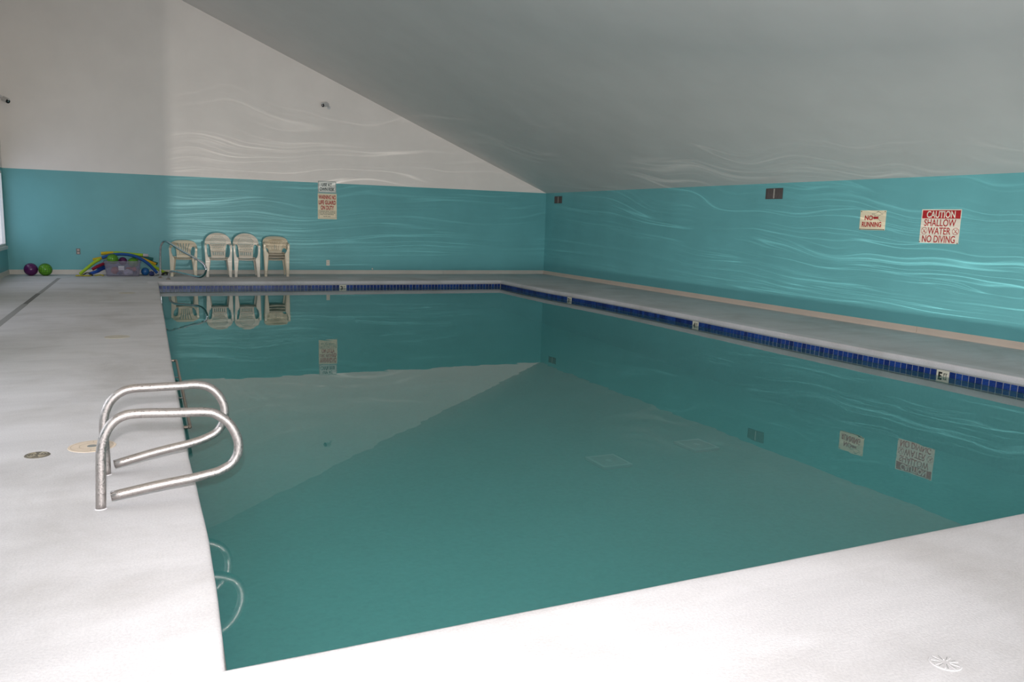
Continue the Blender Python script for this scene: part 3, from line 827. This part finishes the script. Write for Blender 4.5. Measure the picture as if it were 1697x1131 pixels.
def back_outline(high):
    if high:
        half = [(.150, .40), (.153, .45), (.157, .52), (.163, .60), (.173, .67), (.190, .722), (.222, .735), (.246, .715), (.262, .690), (.284, .690)]
        top = arcpts(0, .735, .287, .250, 0, 90, 14, 2.15)
    else:
        half = [(.145, .40), (.147, .46), (.150, .52), (.155, .575), (.166, .620), (.19, .650), (.22, .655), (.245, .640), (.262, .615), (.283, .61)]
        top = arcpts(0, .64, .288, .160, 0, 90, 14, 2.7)
    r = half + top[:-1]
    l = [(-x, y) for x, y in r[::-1]]
    return densify(r + [top[-1]] + l, .03)
def chair_meshes(high):
    out = []
    me = curve_fill([back_outline(high)] + (holes_high() if high else holes_low()), .014, .003)
    for v in me.vertices:
        u, h, w = v.co
        lean = (h - .4) * (.20 if high else .24)
        y = .205 + lean - (abs(u) / .288) ** 2.2 * (.115 if high else .12) + (-w)
        v.co = (u, y, h)
    out.append(('backrest', me))
    # seat
    nx, ny = 12, 12; bm = bmesh.new(); g = []
    for j in range(ny + 1):
        t = j / ny; y = -.265 + max(t, 1 / ny * .97) * .485; row = []
        hw = .235 - .045 * t
        for i in range(nx + 1):
            s = -1 + 2 * i / nx
            z = .418 - .018 * t - .018 * (1 - s * s) * (1 - abs(t - .5)) + (-.034 * (1 - t / .09) if t < .09 else 0)
            yy = y - .02 * (1 - s * s) * (1 - max(t, 1 / ny))
            row.append(bm.verts.new((s * hw, yy, z)))
        g.append(row)
    for j in range(ny):
        for i in range(nx): bm.faces.new((g[j][i], g[j][i + 1], g[j + 1][i + 1], g[j + 1][i]))
    bmesh.ops.solidify(bm, geom=list(bm.faces), thickness=.016)
    bmesh.ops.recalc_face_normals(bm, faces=bm.faces)
    me = bpy.data.meshes.new('seat'); bm.to_mesh(me); bm.free(); out.append(('seat', me))
    za = .70 if high else .62
    for s in (-1, 1):
        # front leg with its upward sweep into the arm
        ol = [(.286, za + .012), (.286, za - .12), (.281, .45), (.274, .2), (.270, 0), (.228, 0), (.212, .2), (.192, .395), (.205, .425), (.232, .46), (.250, .52), (.258, .60 if high else .57), (.258, za + .012)]
        me = curve_fill([densify([(x, y) for x, y in ol], .05)], .050, .010)
        for v in me.vertices:
            u, h, w = v.co; v.co = (s * u, -.245 - w - (.42 - min(h, .42)) * .06 + max(h - .42, 0) * .05, h)
        if s < 0: me.flip_normals()
        out.append(('leg', me))
        # rear leg
        bm = bmesh.new(); prev = None
        for t, cx, cy, a, b in ((0, .185, .205, .030, .022), (.5, .208, .262, .025, .020), (1, .228, .318, .019, .019)):
            z = .43 * (1 - t); ring = [bm.verts.new((s * (cx + dx * a), cy + dy * b, z)) for dx, dy in ((-1, -.6), (-.6, -1), (.6, -1), (1, -.6), (1, .6), (.6, 1), (-.6, 1), (-1, .6))]
            if prev:
                for k in range(8): bm.faces.new((prev[k], prev[(k + 1) % 8], ring[(k + 1) % 8], ring[k]))
            else: bm.faces.new(ring)
            prev = ring
        bm.faces.new(prev); bmesh.ops.recalc_face_normals(bm, faces=bm.faces)
        me = bpy.data.meshes.new('leg'); bm.to_mesh(me); bm.free(); out.append(('leg', me))
        # arm
        bm = bmesh.new(); P = catmull([(s * .272, -.268, za - .012), (s * .274, -.255, za + .010), (s * .276, -.20, za + .020), (s * .280, -.05, za + .024), (s * .278, .08, za + .028), (s * .272, .165, za + .032)], 4); rings = []
        for i, p in enumerate(P):
            u = i / (len(P) - 1); w = .026 - .006 * u; h = .011 + .006 * u
            rings.append([bm.verts.new(p + Vector((dx * w, 0, dz * h))) for dx, dz in ((-1, -.5), (-.7, 1), (.7, 1), (1, -.5), (.8, -1), (-.8, -1))])
        for a, b in zip(rings, rings[1:]):
            for k in range(6): bm.faces.new((a[k], a[(k + 1) % 6], b[(k + 1) % 6], b[k]))
        bm.faces.new(rings[0]); bm.faces.new(rings[-1]); bmesh.ops.recalc_face_normals(bm, faces=bm.faces)
        me = bpy.data.meshes.new('armrest'); bm.to_mesh(me); bm.free(); out.append(('armrest', me))
    return out
HIGH = chair_meshes(True); LOW = chair_meshes(False)
_seen = set()
def chair(parts, m, loc, rz, label, group=None):
    t = empty('resin_chair', loc, rz); tag(t, label, 'chair', group)
    for n, me in parts:
        if not me.materials: me.materials.append(None)
        o = bpy.data.objects.new(n, me); COL.objects.link(o); o.parent = t
        o.material_slots[0].link = 'OBJECT'; o.material_slots[0].material = m
    return t
chair(LOW, M['chair2'], (.765, 19.72, 0), math.radians(-3), 'low-backed cream resin chair standing alone behind the steel stair rail')
chair(HIGH, M['chair'], (1.505, 19.555, 0), math.radians(-3), 'tall cream resin chair with lattice back, nearer the steel stair rail', 'tall lattice-backed resin chairs')
chair(HIGH, M['chair'], (2.12, 19.53, 0), math.radians(-3), 'tall cream resin chair with lattice back, next to the stacked chairs', 'tall lattice-backed resin chairs')
for k, w in enumerate(('bottom', 'middle', 'topmost')):
    chair(LOW, M['chair2'], (2.805, 19.66 - .012 * k, .064 * k), math.radians(-4.2 + .3 * k), 'low-backed cream resin chair, %s of the stack of three' % w, 'stacked low resin chairs')

# ------------------------------------------------------------------ pool toys
def foam(c): return plastic('foam', c, .8, .12)
F = dict(lime=foam((.36, .55, .03)), blue=foam((.015, .085, .30)), red=foam((.33, .015, .045)), yellow=foam((.62, .45, .02)), teal=foam((.02, .14, .13)),
         green=foam((.02, .12, .07)), orange=foam((.70, .38, .02)), cobalt=foam((.012, .07, .36)), white=foam((.60, .56, .58)))
def noodle(pts, m, label, r=.033, tip=None):
    P = catmull(pts, 6); b = P[0].copy()
    t = empty('foam_noodle', b); tag(t, label, 'pool noodle', None)
    bm = bmesh.new(); tube(bm, [p - b for p in (P if not tip else P[:-5])], r, 14, caps=False, hollow=.35); from_bm('tube', bm, m, t, smooth=True)
    if tip:
        bm = bmesh.new(); tube(bm, [p - b for p in P[-6:]], r * 1.02, 14, caps=False, hollow=.35); from_bm('connector', bm, tip, t, smooth=True)
noodle([(-1.35, 19.72, .034), (-1.20, 19.74, .17), (-1.06, 19.76, .29), (-.945, 19.79, .36)], F['lime'], 'lime green foam noodle rising steeply from deck beside the balls')
noodle([(-.90, 19.80, .39), (-.73, 19.755, .455), (-.53, 19.745, .478), (-.33, 19.73, .46), (-.15, 19.71, .395), (.03, 19.68, .265), (.20, 19.66, .06)], F['blue'], 'long blue foam noodle arching over the top of the toy bin')
noodle([(-.93, 20.02, .475), (-.78, 20.02, .487), (-.68, 20.02, .490)], F['yellow'], 'yellow foam noodle end lying level on top of the pile', .036)
noodle([(-.67, 20.02, .490), (-.60, 20.02, .492), (-.41, 20.02, .475), (-.19, 20.02, .455), (-.10, 20.02, .45), (.03, 20.02, .44)], F['lime'], 'pale lime foam noodle with white tip, level on top of the pile', .034, F['white'])
noodle([(-1.11, 19.85, .13), (-1.0, 19.85, .20), (-.90, 19.92, .245), (-.78, 20.0, .29)], F['red'], 'crimson foam noodle poking out at the side of the toy bin', .034)
noodle([(-1.17, 19.74, .040), (-1.02, 19.76, .088), (-.87, 20.0, .155), (-.6, 20.06, .2)], F['cobalt'], 'bright blue foam noodle lowest at the side of the toy bin', .035)
noodle([(-1.02, 19.93, .145), (-.93, 19.97, .175), (-.83, 20.08, .21)], F['blue'], 'short dark blue foam noodle between the crimson and bright blue ones', .033)
noodle([(-.30, 20.08, .40), (-.15, 20.08, .405), (-.02, 20.07, .380), (.13, 20.06, .35)], F['teal'], 'dark teal foam noodle end under the white-tipped one', .036)
noodle([(-.20, 20.12, .37), (-.08, 20.12, .335), (.08, 20.12, .285), (.22, 20.12, .24)], F['green'], 'dark green foam noodle end by the teal wall', .034)
noodle([(-.2, 20.0, .39), (-.09, 19.97, .36), (.04, 19.95, .305), (.18, 19.94, .24)], F['orange'], 'orange foam noodle end sloping down beside the blue arch', .034)
noodle([(.0, 19.87, .29), (.10, 19.87, .225), (.19, 19.88, .165), (.30, 19.89, .09), (.41, 19.9, .045), (.54, 19.9, .034)], F['lime'], 'lime green foam noodle reaching down behind the stair rail post', .033)
noodle([(-1.10, 20.08, .33), (-.96, 20.08, .365), (-.75, 20.08, .39)], F['yellow'], 'yellow foam noodle end hidden behind the steep lime noodle', .032)

def ball(loc, r, m, label, net=None, cat='ball'):
    t = empty('play_ball', (loc[0], loc[1], loc[2] - r)); tag(t, label, cat)
    bm = bmesh.new(); bmesh.ops.create_uvsphere(bm, u_segments=28, v_segments=18, radius=r, matrix=Matrix.Translation((0, 0, r))); from_bm('shell', bm, m, t, smooth=True)
    bm = bmesh.new(); bmesh.ops.create_uvsphere(bm, u_segments=10, v_segments=6, radius=.010, matrix=Matrix.Translation((-.02, -r * .93, r * 1.35)) @ Matrix.Diagonal((1, .4, 1, 1))); from_bm('valve', bm, m, t, smooth=True)
    if net:
        bm = bmesh.new()
        for k in range(9):
            th = math.pi * (k + .5) / 9 - math.pi / 2
            tube(bm, [(r * 1.002 * math.cos(th) * math.cos(a), r * 1.002 * math.cos(th) * math.sin(a), r + r * 1.002 * math.sin(th)) for a in [2 * math.pi * j / 28 for j in range(29)]], .0042, 5, False)
        for k in range(9):
            a = math.pi * k / 9
            tube(bm, [(r * 1.002 * math.cos(b) * math.cos(a), r * 1.002 * math.cos(b) * math.sin(a), r + r * 1.002 * math.sin(b)) for b in [2 * math.pi * j / 32 for j in range(33)]], .0042, 5, False)
        o = from_bm('net_pattern', bm, net, t); o['label'] = 'dark green net pattern'; o.rotation_euler = (0, 0, 0)
    return t
M['purple'] = mat('purple_vinyl', (.085, .008, .085), .22); M['greenv'] = mat('green_vinyl', (.13, .38, .015), .25); M['netg'] = mat('green_net', (.03, .12, .008), .5)
M['redv'] = mat('red_vinyl', (.45, .06, .04), .4); M['bluev'] = mat('blue_vinyl', (.015, .12, .34), .35); M['navy'] = mat('navy_cloth', (.02, .03, .12), .8); M['whitev'] = mat('white_cloth', (.62, .62, .62), .7)
ball((-2.272, 19.76, .135), .135, M['purple'], 'shiny purple ball on the deck against the green ball')
ball((-2.002, 19.76, .130), .130, M['greenv'], 'green ball with net pattern on the deck beside the purple ball', M['netg'])

# toy bin: translucent tapered tub
def tub_mat():
    m = mat('translucent_plastic', (.52, .51, .57), .35, spec=.5)
    nt = m.node_tree; tr = N(m, 'ShaderNodeBsdfTransparent'); tr.inputs[0].default_value = (.86, .84, .92, 1)
    mx = N(m, 'ShaderNodeMixShader'); mx.inputs[0].default_value = .20
    L(m, tr.outputs[0], mx.inputs[1]); L(m, bsdf(m).outputs[0], mx.inputs[2]); L(m, mx.outputs[0], nt.nodes['Material Output'].inputs[0]); return m
M['tub'] = tub_mat()
BX, BY = -.495, 19.70
t = empty('storage_tub', (BX, BY, 0)); tag(t, 'translucent plastic storage tub full of balls and pool toys', 'storage tub')
def rrect(w, d, r, n=5):
    out = []
    for cx, cy, a0 in ((w - r, d - r, 0), (-w + r, d - r, 90), (-w + r, -d + r, 180), (w - r, -d + r, 270)):
        out += [(cx + r * math.cos(math.radians(a0 + k * 90 / n)), cy + r * math.sin(math.radians(a0 + k * 90 / n))) for k in range(n + 1)]
    return out
bm = bmesh.new(); rings = []
for w, d, z in ((.315, .175, .001), (.328, .185, .012), (.345, .20, .15), (.362, .213, .30), (.360, .211, .30), (.340, .196, .15), (.322, .180, .014)):
    rings.append([bm.verts.new((x, y, z)) for x, y in rrect(w, d, .05)])
for a, b in zip(rings, rings[1:]):
    for k in range(len(a)): bm.faces.new((a[k], a[(k + 1) % len(a)], b[(k + 1) % len(a)], b[k]))
bm.faces.new(rings[0]); bm.faces.new(rings[-1]); from_bm('body', bm, M['tub'], t, smooth=False)
bm = bmesh.new(); rings = []
for w, d, z in ((.362, .213, .300), (.378, .229, .298), (.380, .231, .335), (.374, .225, .338), (.362, .213, .338), (.358, .209, .300)):
    rings.append([bm.verts.new((x, y, z)) for x, y in rrect(w, d, .055)])
for a, b in zip(rings, rings[1:] + rings[:1]):
    for k in range(len(a)): bm.faces.new((a[k], a[(k + 1) % len(a)], b[(k + 1) % len(a)], b[k]))
from_bm('rim', bm, M['tub'], t)
bm = bmesh.new(); box(bm, -.085, .030, -.2205, -.2195, .135, .225); o = from_bm('sticker', bm, M['whitev'], t); o.rotation_euler = (math.radians(0), 0, 0)
for v in o.data.vertices: v.co.y = -(.1755 + (v.co.z / .30) * .037) - .004 + (.0005 if v.co.y > -.22 else 0)
ball((-.690, 19.585, .375), .112, M['greenv'], 'green netted ball on top inside the storage tub', M['netg'])
ball((-.492, 19.72, .325), .090, M['purple'], 'dark purple ball in the middle of the storage tub')
ball((-.285, 19.72, .290), .108, M['greenv'], 'green netted ball low in the storage tub near the blue arch', M['netg'])
ball((-.655, 19.605, .125), .080, M['redv'], 'faded red ball seen through the wall of the tub')
ball((-.265, 19.575, .155), .050, M['redv'], 'small red ball seen through the tub above white cloth')
def cloth(loc, size, m, label, seed):
    bm = bmesh.new(); bmesh.ops.create_icosphere(bm, subdivisions=4, radius=1)
    for v in bm.verts:
        k = 1 + .28 * noise.noise(v.co * 1.6 + Vector((seed, 0, 0))) + .07 * noise.noise(v.co * 4 + Vector((seed, 3, 0)))
        v.co = Vector((v.co.x * size[0], v.co.y * size[1], v.co.z * size[2])) * k
    z0 = min(v.co.z for v in bm.verts)
    for v in bm.verts: v.co.z -= z0
    return tag(from_bm('swim_toy', bm, m, None, loc, True), label, 'swim toy')
cloth((-.40, 19.62, .016), (.10, .07, .065), M['whitev'], 'crumpled white inflatable toy seen through the tub wall', 1)
cloth((-.56, 19.575, .016), (.055, .045, .04), M['navy'], 'crumpled navy toy at the bottom of the tub under the sticker', 4)
cloth((-.37, 19.66, .145), (.07, .05, .025), M['redv'], 'crumpled red toy lying on the white inflatable in the tub', 9)
cloth((-.27, 19.80, .016), (.06, .06, .05), M['navy'], 'crumpled navy toy in the end of the tub', 14)
ball((-.045, 19.79, .088), .088, M['bluev'], 'bright blue ball on the deck against the tub side')
cloth((.085, 19.60, .0), (.055, .06, .055), M['navy'], 'dark navy bundle on deck under the blue arch', 6)
cloth((.15, 19.77, .0), (.08, .03, .05), M['whitev'], 'pale float lying under the orange noodle', 8)
# swim goggles and straps on the deck
M['yel'] = mat('yellow_rubber', (.42, .36, .03), .5); M['blk'] = mat('black_rubber', (.015, .015, .013), .5)
def strap(name, pts, m, label, r=.018):
    bm = bmesh.new(); P = catmull(pts, 5); tube(bm, P, r, 8)
    z0 = min(v.co.z for v in bm.verts); b = P[0].copy()
    for v in bm.verts: v.co = Vector((v.co.x - b.x, v.co.y - b.y, (v.co.z - z0) * .5))
    return tag(from_bm(name, bm, m, None, (b.x, b.y, 0), True), label, 'swim gear')
strap('diving_strap', [(-1.41, 19.52, .02), (-1.33, 19.50, .03), (-1.26, 19.53, .02), (-1.18, 19.51, .02), (-1.13, 19.56, .02)], M['yel'], 'flat yellow rubber strap lying on deck by the noodles', .03)
strap('diving_strap', [(-1.32, 19.60, .02), (-1.25, 19.62, .10), (-1.20, 19.64, .15), (-1.13, 19.62, .10), (-1.10, 19.60, .02)], M['blk'], 'looped black rubber strap on deck under the lime noodle', .02)
strap('diving_strap', [(-1.05, 19.58, .02), (-.97, 19.60, .05), (-.92, 19.57, .06), (-.88, 19.55, .02)], M['yel'], 'short yellow-green strap on deck touching the tub', .022)
strap('diving_strap', [(.30, 19.82, .02), (.35, 19.80, .12), (.40, 19.82, .14), (.43, 19.80, .02)], M['blk'], 'black rubber strap beside the lime noodle end', .03)
